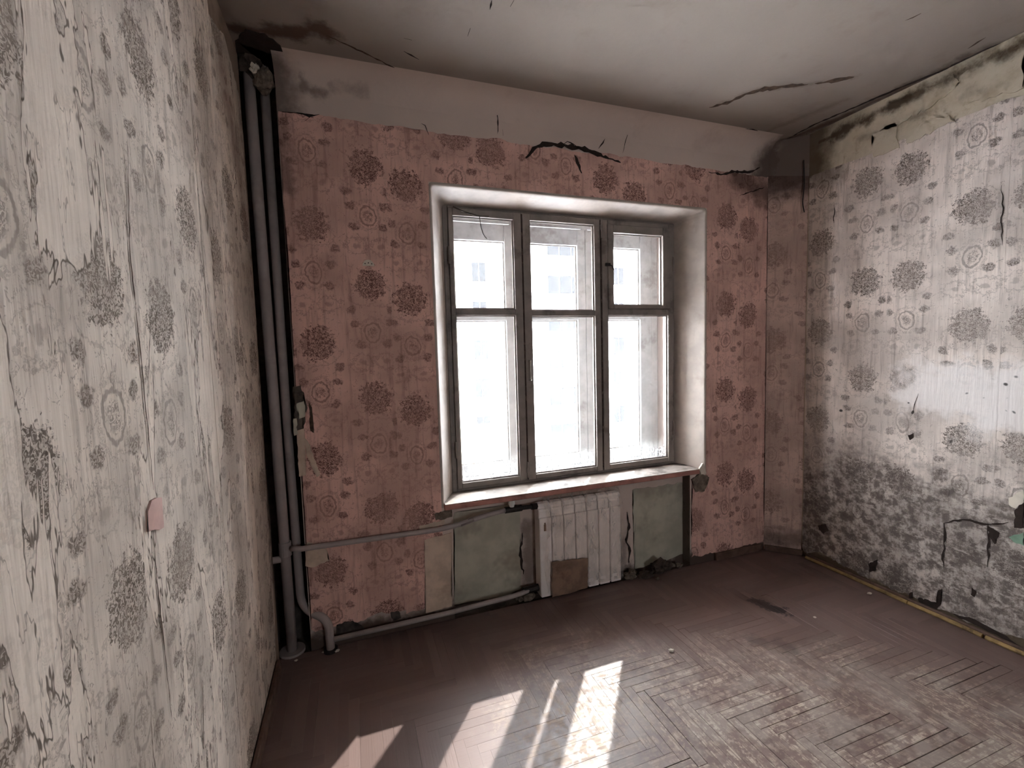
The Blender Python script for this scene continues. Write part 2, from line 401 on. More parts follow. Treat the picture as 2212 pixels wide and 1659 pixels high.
def mat_glass(name, dust, z0, z1):
    s = NT(name); p = s.pos(); x, y, z = s.xyz(p)
    n = s.noise(p, 6, 2, .6); nfz = s.noise(p, 90, 1, .7)
    edge = s.step(s.add(z, s.mul(s.sub(n, .5), .10)), z0+.17, z0+.0)
    f = s.add(s.math('MULTIPLY_ADD', n, dust*.5, dust*.75), s.mul(edge, s.step(nfz, .35, .62, .18, .62)))
    f = s.math('MINIMUM', f, .8)
    tr = s.t.nodes.new('ShaderNodeBsdfTransparent'); tr.inputs[0].default_value = (.93, .95, .96, 1)
    df = s.t.nodes.new('ShaderNodeBsdfDiffuse'); df.inputs[0].default_value = (.72, .73, .74, 1)
    tl = s.t.nodes.new('ShaderNodeBsdfTranslucent'); tl.inputs[0].default_value = (.72, .74, .76, 1)
    mm = s.t.nodes.new('ShaderNodeMixShader'); mm.inputs[0].default_value = .5
    s.t.links.new(df.outputs[0], mm.inputs[1]); s.t.links.new(tl.outputs[0], mm.inputs[2])
    m1 = s.t.nodes.new('ShaderNodeMixShader'); s.put(m1.inputs[0], f)
    s.t.links.new(tr.outputs[0], m1.inputs[1]); s.t.links.new(mm.outputs[0], m1.inputs[2])
    gl = s.t.nodes.new('ShaderNodeBsdfGlossy'); gl.inputs['Roughness'].default_value = .06
    m2 = s.t.nodes.new('ShaderNodeMixShader'); m2.inputs[0].default_value = .04
    s.t.links.new(m1.outputs[0], m2.inputs[1]); s.t.links.new(gl.outputs[0], m2.inputs[2])
    s.t.links.new(m2.outputs[0], s.out.inputs[0]); return s.m
M_gin = mat_glass('dusty_inner_glass', .045, .71, 2.28)
M_gout = mat_glass('dusty_outer_glass', .05, .76, 2.2)

def mat_film():
    s = NT('plastic_film'); p = s.pos()
    n = s.noise(s.vec('MULTIPLY', p, (22, 22, 7)), 1, 6, .65, 1.0); f = s.step(n, .46, .68, .06, .40)
    tr = s.t.nodes.new('ShaderNodeBsdfTransparent'); tr.inputs[0].default_value = (.94, .92, .9, 1)
    b = s.t.nodes.new('ShaderNodeBsdfPrincipled'); b.inputs['Base Color'].default_value = lin(226, 216, 210); b.inputs['Roughness'].default_value = .22
    s.put(b.inputs['Normal'], s.bump(n, .6, .006))
    mx = s.t.nodes.new('ShaderNodeMixShader'); s.put(mx.inputs[0], f)
    s.t.links.new(tr.outputs[0], mx.inputs[1]); s.t.links.new(b.outputs[0], mx.inputs[2])
    s.t.links.new(mx.outputs[0], s.out.inputs[0]); return s.m
M_film = mat_film()

def mat_floor():
    s = NT('parquet_paint'); p = s.pos(); x, y, z = s.xyz(p)
    oi = s.t.nodes.new('ShaderNodeObjectInfo'); rn = oi.outputs['Random']
    tc = s.t.nodes.new('ShaderNodeTexCoord').outputs['Object']
    lx, ly, lz = s.xyz(tc)
    grain = s.noise(s.comb(s.mul(lx, 5), s.mul(ly, 120), s.mul(rn, 40)), 1, 3, .65)
    paint = s.mix(rn, lin(104, 84, 78), lin(116, 95, 89))
    wood = s.mix(s.step(grain, .35, .65), lin(126, 109, 99), lin(184, 167, 150))
    # worn walking area in the middle of the room (traffic wear has its own outline)
    d = s.seg(p, (1.0, 1.55, 0), (2.1, .9, 0))
    w1 = s.step(s.add(d, s.mul(s.sub(s.noise(p, 2.4, 3, .6, dim='2D'), .5), .9)), .68, .15)
    w2 = s.step(s.noise(p, 30, 4, .74, dim='2D'), .44, .60)
    w3 = s.step(s.add(rn, s.noise(p, 6, 2, dim='2D')), .72, 1.15, .45, 1.0)
    worn = s.mul(s.mul(w1, w2), w3)
    dust = s.step(s.noise(p, 5, 4, .7, dim='2D'), .42, .62, 0, .30)
    c = s.mix(s.mul(worn, .85), paint, wood)
    c = s.mix(s.mul(dust, w1), c, lin(170, 160, 150))
    wob = s.mul(s.sub(s.noise(p, 16, 3, .68, dim='2D'), .5), .16)
    (sa, sb, sc_, sd_) = [(a, b, 0) for a, b in [(2.151, 1.934), (2.195, 1.805), (1.861, 1.685), (1.953, 1.578)]]
    c = s.mix(s.stains(p, [(sa, sb, .03, .055, .9), (sc_, sd_, .0, .07, .4)], wob), c, lin(40, 32, 30))
    rough = s.math('MULTIPLY_ADD', worn, .35, .42)
    return s.done(c, rough, s.bump(grain, .22, .002), spec=.35)
M_floor = mat_floor()

# ------------------------------------------------------------------ room shell
# floor slab
floor = boxo('floor', XL-.15, XR+.15, YR-.1, YB+.2, -.25, -.014, M_conc)
struct(floor, 'worn brown herringbone parquet floor with sun patches')

# back wall with window opening, niche and pipe chase
bm = bmesh.new()
CX0 = -.265
Yx = 3.24
def Q(a, b, y0, y1): quad(bm, (a, YB, y0), (b, YB, y0), (b, YB, y1), (a, YB, y1))
Q(CX0, NX0, -.014, WZ0); Q(NX1, 2.80, -.014, WZ0)
Q(CX0, WX0, WZ0, WZ1); Q(WX1, 2.80, WZ0, WZ1); Q(CX0, 2.80, WZ1, ZC)
# niche: back, sides, top
quad(bm, (NX0, NY, -.014), (NX1, NY, -.014), (NX1, NY, WZ0), (NX0, NY, WZ0))
quad(bm, (NX0, YB, -.014), (NX0, NY, -.014), (NX0, NY, WZ0), (NX0, YB, WZ0))
quad(bm, (NX1, YB, -.014), (NX1, NY, -.014), (NX1, NY, WZ0), (NX1, YB, WZ0))
quad(bm, (NX0, YB, WZ0), (NX1, YB, WZ0), (NX1, NY, WZ0), (NX0, NY, WZ0))
quad(bm, (WX0, YB, WZ0), (NX0, YB, WZ0), (NX0, NY, WZ0), (WX0, NY, WZ0))
quad(bm, (NX1, YB, WZ0), (WX1, YB, WZ0), (WX1, NY, WZ0), (NX1, NY, WZ0))
quad(bm, (FX0-.26, NY, WZ0), (FX1+.26, NY, WZ0), (FX1+.26, Yx, WZ0), (FX0-.26, Yx, WZ0))
# outer skin of the house wall round the opening
for a, b, c_, d_ in ((-.8, FX0-.26, -.3, 3.2), (FX1+.26, 3.4, -.3, 3.2), (FX0-.26, FX1+.26, -.3, WZ0), (FX0-.26, FX1+.26, FZ1+.03, 3.2)):
    quad(bm, (a, Yx, c_), (b, Yx, c_), (b, Yx, d_), (a, Yx, d_))
# tunnel behind the inner frame
quad(bm, (FX0-.02, FY+.02, WZ0), (FX0-.02, 2.90, WZ0), (FX0-.02, 2.90, FZ1+.03), (FX0-.02, FY+.02, FZ1+.03))
quad(bm, (FX0-.02, 2.90, WZ0), (FX0-.26, Yx, WZ0), (FX0-.26, Yx, FZ1+.03), (FX0-.02, 2.90, FZ1+.03))
quad(bm, (FX1+.02, FY+.02, WZ0), (FX1+.02, 2.90, WZ0), (FX1+.02, 2.90, FZ1+.03), (FX1+.02, FY+.02, FZ1+.03))
quad(bm, (FX1+.02, 2.90, WZ0), (FX1+.26, Yx, WZ0), (FX1+.26, Yx, FZ1+.03), (FX1+.02, 2.90, FZ1+.03))
quad(bm, (FX0-.26, FY+.02, FZ1+.03), (FX1+.26, FY+.02, FZ1+.03), (FX1+.26, Yx, FZ1+.03), (FX0-.26, Yx, FZ1+.03))
wall_back = struct(obj('wall_back', bm, M_wall), 'window wall with peeling pink floral wallpaper under bare plaster')
boxo('sun_block_hood', -.1, 2.9, Yx, Yx+.36, 2.42, 2.54, M_wall, wall_back, .01)      # hood added outside, out of view, to keep sun off the left wall
# pipe chase: recess in the corner, rough and sooty
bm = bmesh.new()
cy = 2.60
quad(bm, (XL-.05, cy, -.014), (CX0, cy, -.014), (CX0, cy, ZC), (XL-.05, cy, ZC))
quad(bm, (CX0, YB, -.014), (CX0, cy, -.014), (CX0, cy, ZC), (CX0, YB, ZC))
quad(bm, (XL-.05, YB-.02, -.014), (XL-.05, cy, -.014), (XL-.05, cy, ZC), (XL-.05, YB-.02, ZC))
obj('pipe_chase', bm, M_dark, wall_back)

# splayed window reveal with rounded nose
def reveal():
    bm = bmesh.new()
    prof = [(0.0, -.012), (.0, -.004), (.004, .004), (.014, .010), (.05, .028), (1.0, 1.0)]
    # rows run from the wall face to the frame: inset fraction, depth
    rows = [(-.010, .004), (-.004, -.004), (.004, -.004), (.010, .004), (.013, .02), (1.0, .20)]
    loops = []
    for ins, dep in rows:
        if ins < 1:
            x0, x1, z1 = WX0+ins, WX1-ins, WZ1-ins
        else:
            x0, x1, z1 = FX0, FX1, FZ1
        y = YB+dep; zb = WZ0
        c = [(x0, y, zb)]
        for k in range(8): c.append((x0, y, zb+(z1-.02-zb)*(k+1)/8))
        c += [(x0+.006, y, z1-.006), (x0+.02, y, z1)]
        for k in range(8): c.append((x0+.02+(x1-x0-.04)*(k+1)/8, y, z1))
        c += [(x1-.006, y, z1-.006), (x1, y, z1-.02)]
        for k in range(8): c.append((x1, y, z1-.02+(zb-z1+.02)*(k+1)/8))
        loops.append([bm.verts.new(p) for p in c])
    for a, b in zip(loops, loops[1:]):
        for i in range(len(a)-1): bm.faces.new((a[i], a[i+1], b[i+1], b[i]))
    o = obj('window_reveal', bm, M_white, wall_back, smooth=True)
    return o
reveal()

# left wall, right wall, chamfered corner, rear wall, ceiling
wall_left = struct(boxo('wall_left', XL-.15, XL, YR-.1, YB-.015, -.25, ZC, M_plast_l), 'left wall papered in torn beige floral wallpaper')
wall_right = struct(boxo('wall_right', XR, XR+.15, YR-.1, 2.27, -.25, ZC, M_plast_r), 'right wall with mouldy grey floral wallpaper and bare plaster top')
bm = bmesh.new()
c0 = (2.768, YB); c1 = (2.95, 2.25)
for a in ((c0[0], c0[1]),):
    quad(bm, (c0[0], c0[1], -.25), (c1[0], c1[1], -.25), (c1[0], c1[1], ZC), (c0[0], c0[1], ZC))
    quad(bm, (c0[0]+.1, c0[1]+.1, -.25), (c1[0]+.1, c1[1]+.1, -.25), (c1[0]+.1, c1[1]+.1, ZC), (c0[0]+.1, c0[1]+.1, ZC))
wall_corner = struct(obj('wall_corner', bm, M_pc), 'narrow slanted corner face between window wall and right wall')
bm = bmesh.new(); q0, q1 = (c0[0]-.0015, c0[1]-.0015), (c1[0]-.0015, c1[1]-.0015)
quad(bm, (q0[0], q0[1], 2.64), (q1[0], q1[1], 2.59), (q1[0], q1[1], ZC), (q0[0], q0[1], ZC))
obj('bare_plaster', bm, M_wall, wall_corner)
RX0, RX1, RZ0, RZ1 = 1.42, 1.88, 1.15, 1.95              # unseen window added behind the camera for front fill light
bm = bmesh.new()
for a, b, c_, d_ in ((XL-.15, RX0, -.25, ZC), (RX1, XR+.15, -.25, ZC), (RX0, RX1, -.25, RZ0), (RX0, RX1, RZ1, ZC)): box(bm, a, b, YR-.3, YR, c_, d_)
wall_rear = struct(obj('wall_rear', bm, M_plast_l), 'rear wall behind the camera with an added fill-light window')
bm = bmesh.new(); box(bm, XL-.15, XR+.15, YR-.1, Yx, ZC, ZC+.2)
ceiling = struct(obj('ceiling', bm, M_ceil), 'stained off-white plaster ceiling with brown cracks')
# soft coves where the plaster runs from wall to ceiling
bm = bmesh.new(); prev = None; R = .12
for i in range(9):
    t = math.pi/2*i/8; y = YB-R+R*math.cos(t)-.0005; z = ZC-R+R*math.sin(t)-.0005
    cur = [bm.verts.new((x, y, z)) for x in (CX0, 2.77)]
    if prev: bm.faces.new((prev[0], prev[1], cur[1], cur[0]))
    prev = cur
obj('cove', bm, M_wall, ceiling, smooth=True)

# ------------------------------------------------------------------ parquet
W = .042; NL = 9; SH = 64*W
GX0, GX1, GY0, GY1 = XL+.004, XR-.004, YR, YB-.006
def plank_mesh(l, w, bv, name='plank'):
    bm = bmesh.new(); box(bm, 0, l, 0, w, -.014, 0)
    es = [e for e in bm.edges if all(v.co.z > -.001 for v in e.verts)]
    bmesh.ops.bevel(bm, geom=es, offset=bv, segments=1, affect='EDGES')
    me = bpy.data.meshes.new(name); bmesh.ops.recalc_face_normals(bm, faces=bm.faces[:]); bm.to_mesh(me); bm.free()
    me.materials.append(M_floor); return me
BV = {.0002: .0003, .0006: .0006, .0014: .0009, .0024: .0012}
std = {g: plank_mesh(NL*W-g, W-g, BV[g]) for g in BV}
rest = bmesh.new(); nind = 0
ev0, ev1 = Vector((.461, 1.459)), Vector((2.133, .812))      # nearest floor line that the photograph shows
def visible(cx, cy):
    d = ev1-ev0; side = d.x*(cy-ev0.y)-d.y*(cx-ev0.x)
    d2 = Vector((2.892, 1.123))-ev1; s2 = d2.x*(cy-ev1.y)-d2.y*(cx-ev1.x)
    return side > -.10 and (s2 > -.12 or cx < 2.1)
planks = []
K0 = int((GX0+GY0-SH)/(2*NL*W))-3; K1 = int((GX1+GY1-SH)/(2*NL*W))+3
for j in range(int(GY0/W)-1, int(GY1/W)+2):
    y0 = j*W
    for k in range(K0, K1+1):
        planks.append((SH-y0+2*NL*W*k, y0, 0))
for i in range(int(GX0/W)-1, int(GX1/W)+2):
    x0 = i*W
    for k in range(K0, K1+1):
        planks.append((x0, SH-x0+NL*W+2*NL*W*k, 1))
PR = random.Random(3)
for x0, y0, vert in planks:
    x1, y1 = (x0+W, y0+NL*W) if vert else (x0+NL*W, y0+W)
    a0, a1, b0, b1 = max(x0, GX0), min(x1, GX1), max(y0, GY0), min(y1, GY1)
    if a1-a0 < .006 or b1-b0 < .006: continue
    cx, cy_ = (a0+a1)/2, (b0+b1)/2
    wr = max(0, 1-((cx-1.75)**2/1.0+(cy_-1.3)**2/.55)) if cx > .7 else 0     # joints open up in the worn middle
    g = .0002 if wr <= 0 else PR.choice((.0002, .0006, .0006, .0014, .0024) if wr > .25 else (.0002, .0002, .0006))
    dz = PR.uniform(-.0007, .0)*(.25+.75*min(1, wr*2))
    if not visible(cx, cy_):
        box(rest, a0+g/2, a1-g/2, b0+g/2, b1-g/2, -.014, dz); continue
    clipped = (a0, a1, b0, b1) != (x0, x1, y0, y1)
    if vert: l, w = b1-b0, a1-a0
    else: l, w = a1-a0, b1-b0
    me = plank_mesh(l-g, w-g, BV[g]) if clipped else std[g]
    o = bpy.data.objects.new('plank', me); link(o, floor)
    if vert: o.location = (a1-g/2, b0+g/2, dz); o.rotation_euler = (0, 0, math.pi/2)
    else: o.location = (a0+g/2, b0+g/2, dz)
    o.rotation_euler.z += PR.uniform(-.002, .002)
    nind += 1
print('PLANKS', nind)
tag(obj('parquet_field', rest, M_floor, floor), kind='stuff')

# ------------------------------------------------------------------ wallpaper strips on the walls
def strip(name, x0, x1, z0, z1, on, mat, parent, seed, rag=(0, 0, 0, 0), off=.0025):
    """rag: jitter of bottom, right, top, left edge"""
    R = random.Random(seed); pts = []
    def edge(a, b, amp):
        n = max(1, int(math.hypot(b[0]-a[0], b[1]-a[1])/.018)) if amp else 1
        for j in range(n):
            t = j/n; q = [a[0]+(b[0]-a[0])*t, a[1]+(b[1]-a[1])*t]
            if amp and j:
                nn = mnoise.noise(Vector((q[0]*9, q[1]*9, seed*3.7)))*amp*2+R.uniform(-1, 1)*amp*.4
                if a[1] == b[1]: q[1] += nn
                else: q[0] += nn
            pts.append(tuple(q))
    edge((x0, z0), (x1, z0), rag[0]); edge((x1, z0), (x1, z1), rag[1]); edge((x1, z1), (x0, z1), rag[2]); edge((x0, z1), (x0, z0), rag[3])
    return sheet(name, pts, on, off, mat, parent)
SB = [-.2455+.4575*k for k in range(8)]
TOPB = 2.640
k = 0
def bstrip(x0, x1, z0, z1, rag): 
    global k; k += 1
    return strip('wallpaper_strip', x0, x1, z0, z1, onback, M_pb, wall_back, k, rag, .0022+.0004*(k % 3))
bstrip(CX0+.006, SB[1], .11, TOPB, (.012, 0, .007, .004))
bstrip(SB[1]+.0006, WX0-.006, .085, TOPB, (.010, 0, .006, 0))
for x0, x1 in ((WX0-.006, SB[2]), (SB[2]+.0006, SB[3]), (SB[3]+.0006, SB[4]), (SB[4]+.0006, SB[5]), (SB[5]+.0006, WX1+.006)):
    bstrip(x0, x1, WZ1+.006, TOPB-.004, (0, 0, .009, 0))
bstrip(WX1+.006, SB[6]+.06, .055, TOPB-.006, (.012, 0, .006, .0))
bstrip(SB[6]+.0606, 2.766, .05, TOPB-.006, (.012, .004, .008, 0))
bstrip(NX1+.012, WX1+.005, .055, .60, (.010, 0, .012, .008))
sheet('backing_paper', jag([(0.328, 0.481), (0.477, 0.498), (0.463, 0.075), (0.315, 0.068)], .02, .003, 4), onback, .0042, M_plainpaper, wall_back)
# torn places beside the riser pipes
sheet('torn_plaster', jag([(-0.272, 1.349), (-0.237, 1.356), (-0.216, 1.254), (-0.242, 1.114), (-0.270, 1.135)], .012, .005, 5), onback, .0050, M_conc, wall_back)
sheet('torn_backing', jag([(-0.268, 1.134), (-0.234, 1.143), (-0.239, 0.909), (-0.271, 0.905)], .02, .002, 6), onback, .0056, M_plainpaper, wall_back)
sheet('torn_green_paint', jag([(-0.261, 1.267), (-0.227, 1.278), (-0.227, 1.200), (-0.255, 1.191)], .01, .004, 7), onback, .0066, M_green, wall_back)
sheet('torn_green_paint', jag([(-0.279, 1.193), (-0.265, 1.196), (-0.265, 1.116), (-0.280, 1.110)], .01, .003, 8), onback, .0062, M_green, wall_back)
sheet('torn_flap', jag([(-0.241, 1.107), (-0.216, 1.065), (-0.174, 0.901), (-0.191, 0.893), (-0.228, 1.003)], .014, .003, 9), onback, .0075, M_plainpaper, wall_back)
sheet('torn_flap', jag([(-0.204, 1.272), (-0.193, 1.244), (-0.192, 1.116), (-0.206, 1.129)], .014, .003, 19), onback, .0075, M_crackb, wall_back)
sheet('torn_backing', jag([(0.301, 0.563), (0.441, 0.577), (0.440, 0.551), (0.308, 0.533)], .014, .004, 10), onback, .005, M_plainpaper, wall_back)
sheet('torn_backing', jag([(-0.254, 0.570), (-0.176, 0.542), (-0.155, 0.456), (-0.243, 0.436), (-0.268, 0.448)], .014, .005, 11), onback, .005, M_plainpaper, wall_back)
sheet('missing_plaster', jag([(-0.140, 0.109), (-0.061, 0.113), (0.001, 0.048), (-0.104, 0.032), (-0.141, 0.052)], .012, .006, 12), onback, .0055, M_dark, wall_back)
sheet('missing_plaster', jag([(0.130, 0.115), (0.175, 0.110), (0.183, 0.072), (0.144, 0.065)], .01, .004, 13), onback, .0055, M_dark, wall_back)
sheet('brick_scar', jag([(0.386, 0.617), (0.482, 0.634), (0.483, 0.587), (0.393, 0.580)], .012, .005, 14), onback, .006, M_rub, wall_back)
for i, (pts, w) in enumerate((([(0.976, 2.562), (1.024, 2.618), (1.082, 2.650), (1.197, 2.658), (1.328, 2.653), (1.432, 2.633), (1.589, 2.602)], .030), ([(1.279, 2.614), (1.325, 2.514)], .022), ([(2.251, 2.614), (2.350, 2.606), (2.443, 2.636), (2.595, 2.648), (2.684, 2.688)], .018),
      ([(1.664, 2.904), (1.630, 2.747), (1.603, 2.658)], .007), ([(0.818, 2.798), (0.814, 2.671)], .006), ([(0.844, 2.700), (0.846, 2.666)], .005), ([(1.197, 2.658), (1.236, 2.683), (1.340, 2.644)], .008), ([(1.438, 2.666), (1.483, 2.729)], .007),
      ([(-0.183, 2.643), (-0.127, 2.634), (-0.081, 2.649)], .012), ([(-0.145, 2.611), (-0.119, 2.635)], .008), ([(0.404, 2.671), (0.423, 2.664), (0.440, 2.620)], .007), ([(2.509, 2.483), (2.728, 2.560)], .010))):
    crack('crack', pts, onback, w, M_crack, wall_back, 20+i, .004, .0048)

# niche: green paint patches on bare render
sheet('green_paint', jag([(0.512, 0.578), (0.802, 0.580), (0.911, 0.570), (0.908, 0.050), (0.829, 0.023), (0.491, 0.036)], .03, .006, 31), onniche, .003, M_green, wall_back)
sheet('green_paint', jag([(1.705, 0.557), (2.108, 0.556), (2.108, 0.049), (1.938, 0.028), (1.715, 0.012)], .03, .006, 32), onniche, .003, M_green, wall_back)
boxo('niche_side_paint', NX1-.0025, NX1, YB+.004, NY-.004, .02, WZ0-.01, M_conc, wall_back)
for i, (pts, w) in enumerate((([(1.661, 0.416), (1.674, 0.305), (1.652, 0.230), (1.680, 0.146), (1.672, 0.068)], .02), ([(0.923, 0.396), (0.908, 0.283), (0.922, 0.135)], .016), ([(2.112, 0.562), (2.124, 0.232)], .008))):
    crack('crack', pts, onniche, w, M_crack, wall_back, 50+i, .005, .0042)

# right wall strips
SR = [2.262, 2.271-.498, 2.271-.996, 2.271-1.494, 2.271-1.992, .0, -.9, YR+.01]
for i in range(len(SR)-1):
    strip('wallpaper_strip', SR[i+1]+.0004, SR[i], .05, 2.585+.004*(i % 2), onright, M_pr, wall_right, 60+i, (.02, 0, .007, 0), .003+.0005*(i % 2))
# bare plaster flakes at the top of the right wall, with thickness
for i, pts in enumerate(([(1.896, 2.789), (1.753, 2.821), (1.603, 2.803), (1.506, 2.819), (1.477, 2.759), (1.580, 2.710), (1.704, 2.688), (1.843, 2.688)],
                         [(1.478, 2.792), (1.400, 2.824), (1.252, 2.808), (1.244, 2.614), (1.342, 2.624), (1.445, 2.644), (1.503, 2.717)],
                         [(1.880, 2.691), (1.761, 2.701), (1.734, 2.553), (1.864, 2.555)], [(1.725, 2.648), (1.518, 2.624), (1.489, 2.583), (1.700, 2.564)])):
    sheet('plaster_flake', jag(pts, .02, .010, 80+i), onright, .007, M_plast_r, wall_right)
# gaps, holes and peeling bits
for i, pts in enumerate(([(2.147, 0.258), (2.096, 0.283), (2.077, 0.249), (2.110, 0.211), (2.143, 0.228)], [(2.340, 1.229), (2.299, 1.247), (2.291, 1.193), (2.325, 1.178)], [(1.644, 0.959), (1.618, 0.976), (1.615, 0.951), (1.634, 0.932)], [(1.824, 0.130), (1.779, 0.180), (1.784, 0.108), (1.818, 0.083)],
                         [(1.478, 0.130), (1.459, 0.155), (1.460, 0.069), (1.479, 0.033)], [(1.610, 0.049), (1.593, 0.071), (1.592, 0.034), (1.607, 0.018)], [(1.563, 0.054), (1.476, 0.068), (1.479, 0.025), (1.561, -0.004)],
                         [(1.193, 0.681), (1.167, 0.722), (1.163, 0.602), (1.194, 0.590)], [(1.338, 0.226), (1.319, 0.216), (1.325, 0.179), (1.340, 0.186)], [(1.288, 0.567), (1.245, 0.548), (1.259, 0.484), (1.281, 0.511)])):
    sheet('hole', jag(pts, .01, .004, 100+i), onright, .0048, M_crack, wall_right)
sheet('green_paint', jag([(1.211, 0.538), (1.162, 0.580), (1.159, 0.518), (1.194, 0.522)], .01, .003, 120), onright, .0052, plain('mint_paint', lin(120, 146, 126), .7, .2), wall_right)
sheet('pale_patch', jag([(1.219, 0.729), (1.170, 0.777), (1.167, 0.722), (1.193, 0.685), (1.217, 0.695)], .01, .004, 121), onright, .0048, M_pale, wall_right)
for i, (pts, w) in enumerate((([(1.463, 0.516), (1.456, 0.430), (1.461, 0.339), (1.455, 0.278)], .012), ([(1.287, 0.579), (1.280, 0.488), (1.282, 0.357)], .010), ([(1.463, 0.516), (1.387, 0.563), (1.332, 0.568), (1.280, 0.577), (1.214, 0.610)], .010),
      ([(1.288, 1.926), (1.296, 2.120), (1.301, 2.207)], .005), ([(2.093, 2.362), (2.089, 2.218)], .005), ([(2.319, 2.719), (2.302, 2.547), (2.310, 2.413)], .006), ([(1.601, 1.198), (1.634, 1.065)], .004), ([(1.825, 0.153), (1.817, 0.054)], .006),
      ([(2.170, 0.018), (1.897, 0.001), (1.641, -0.014), (1.424, -0.027), (1.137, -0.031)], .020), ([(1.407, 0.047), (1.295, 0.049), (1.139, 0.025)], .025))):
    crack('crack', pts, onright, w, M_crack, wall_right, 130+i, .005, .0052)

# left wall strips; the last one ends in a torn edge at the chase
SLs = [YR+.01, -1.4, -.9, -.405, .105, .615, 1.125, 1.635]
for i in range(len(SLs)-1):
    strip('wallpaper_strip', SLs[i], SLs[i+1]-.0006, .07, ZC-.01, onleft, M_pl, wall_left, 160+i, (0, 0, 0, 0), .003+.0006*(i % 2))
pts = [(1.635, .07), (2.31, .07)] + jag([(2.31, .07), (2.36, .25), (2.385, .5), (2.40, 1.0), (2.405, 1.6), (2.415, 2.2), (2.415, 2.5), (2.37, 2.66), (2.16, 2.77), (1.93, 2.70)], .02, .008, 170, close=False)[1:] + [(1.90, ZC-.01), (1.635, ZC-.01)]
sheet('wallpaper_strip', pts, onleft, .004, M_pl, wall_left)
# loose torn upper layer of paper on the left wall
for i, pts in enumerate(([(1.117, 1.211), (1.168, 1.202), (1.166, 1.136), (1.092, 1.154), (1.096, 1.195)],)):
    sheet('pink_paper_scrap', jag(pts, .02, .003, 180), onleft, .008, M_pinkp, wall_left)
crack('crack', [(1.089, 1.203), (1.085, 1.142)], onleft, .006, M_crack, wall_left, 182, .001, .0085)
crack('paper_seam', [(1.160, 1.948), (1.125, 1.720), (1.133, 1.479), (1.137, 1.227)], onleft, .005, M_crackb, wall_left, 183, .002, .0056)
crack('paper_seam', [(1.115, 1.125), (1.116, 0.965), (1.126, 0.720)], onleft, .005, M_crackb, wall_left, 184, .002, .0056)
crack('paper_seam', [(1.328, 0.671), (1.295, 0.483)], onleft, .005, M_crackb, wall_left, 185, .002, .0056)

# ceiling cracks
for i, (pts, w, mt) in enumerate((([(2.021, 2.185), (2.081, 2.116), (2.110, 2.014), (2.167, 1.947), (2.266, 1.890), (2.362, 1.844)], .050, M_crackb), ([(2.388, 1.827), (2.460, 1.780), (2.533, 1.724)], .045, M_crackb), ([(2.304, 2.437), (2.367, 2.348), (2.490, 2.319), (2.624, 2.352)], .016, M_crack),
      ([(-0.030, 2.174), (0.028, 2.208), (0.156, 2.267), (0.264, 2.324), (0.315, 2.358)], .010, M_crackb), ([(0.297, 2.190), (0.371, 2.230)], .012, M_crack), ([(0.288, 2.103), (0.323, 2.105)], .008, M_crack), ([(2.313, 1.368), (2.330, 1.318)], .014, M_crackb), ([(2.826, 1.403), (2.804, 1.327)], .012, M_crackb),
      ([(2.837, 2.360), (2.823, 2.155), (2.859, 1.928), (2.881, 1.748), (2.922, 1.542), (2.915, 1.394), (2.955, 1.264)], .022, M_crack), ([(0.549, 2.011), (0.548, 1.958)], .006, M_crack), ([(0.596, 1.834), (0.589, 1.785)], .008, M_crack), ([(0.669, 1.795), (0.672, 1.759)], .008, M_crack))):
    crack('crack', pts, onceil, w, mt, ceiling, 200+i, .004, .0012)
sheet('hole', jag([(-0.399, 2.332), (-0.342, 2.237), (-0.271, 2.245), (-0.220, 2.308), (-0.220, 2.398)], .02, .008, 260)+[(-.27, YB+.1), (XL-.02, YB+.1)], onceil, .004, M_crack, ceiling)
# ------------------------------------------------------------------ skirting boards
bm = bmesh.new(); box(bm, XL+.004, XL+.022, -1.0, 2.33, 0, .062, .004)
struct(obj('baseboard_left', bm, M_wood), 'dark brown skirting board along the left wall')
bm = bmesh.new(); box(bm, 2.315, 2.72, YB-.024, YB-.003, 0, .052, .004)
struct(obj('baseboard_back', bm, M_wood), 'short brown skirting board right of the radiator niche')
bm = bmesh.new(); box(bm, XR-.024, XR-.004, -1.0, 2.22, 0, .030, .004)
bbr = struct(obj('baseboard_right', bm, M_wood), 'broken skirting with a pale yellow bead along the right wall')
for a, b in ((2.21, 1.60), (1.595, 1.275), (1.262, .9), (.89, -1.0)):
    bm = bmesh.new(); tube(bm, [(XR-.031, a, .010), (XR-.029, (a+b)/2, .011), (XR-.031, b, .010)], .011, 8)
    obj('bead', bm, M_bead, bbr)
bm = bmesh.new(); v0 = (2.74, 2.41); 
box(bm, -.115, .115, -.010, .010, 0, .040, .003)
bc_ = obj('baseboard_corner', bm, M_wood); bc_.location = (2.838, 2.335, 0); bc_.rotation_euler = (0, 0, math.atan2(2.25-2.44, 2.95-2.768))
struct(bc_, 'skirting piece across the slanted corner')

# ------------------------------------------------------------------ window
win = struct(empty('window_1', (1.333, FY, FZ0)), 'old double wooden window with three dusty casements')
def wobj(name, bm, mat, parent=None):
    o = obj(name, bm, mat); o.parent = parent or win
    o.matrix_parent_inverse = (Matrix.Translation(win.location)).inverted()
    return o
def rectframe(x0, x1, z0, z1, l, r, b, t, y0, y1, bev=.003):
    bm = bmesh.new()
    box(bm, x0, x0+l, y0, y1, z0, z1, bev); box(bm, x1-r, x1, y0, y1, z0, z1, bev)
    box(bm, x0+l, x1-r, y0+.001, y1-.001, z0, z0+b, bev); box(bm, x0+l, x1-r, y0+.001, y1-.001, z1-t, z1, bev)
    return bm
bm = rectframe(FX0-.004, FX1+.004, FZ0-.016, FZ1+.004, .03, .03, .03, .03, FY-.012, FY+.075)
box(bm, 0.990, 1.024, FY-.004, FY+.07, FZ0, FZ1, .003)         # posts between the casements
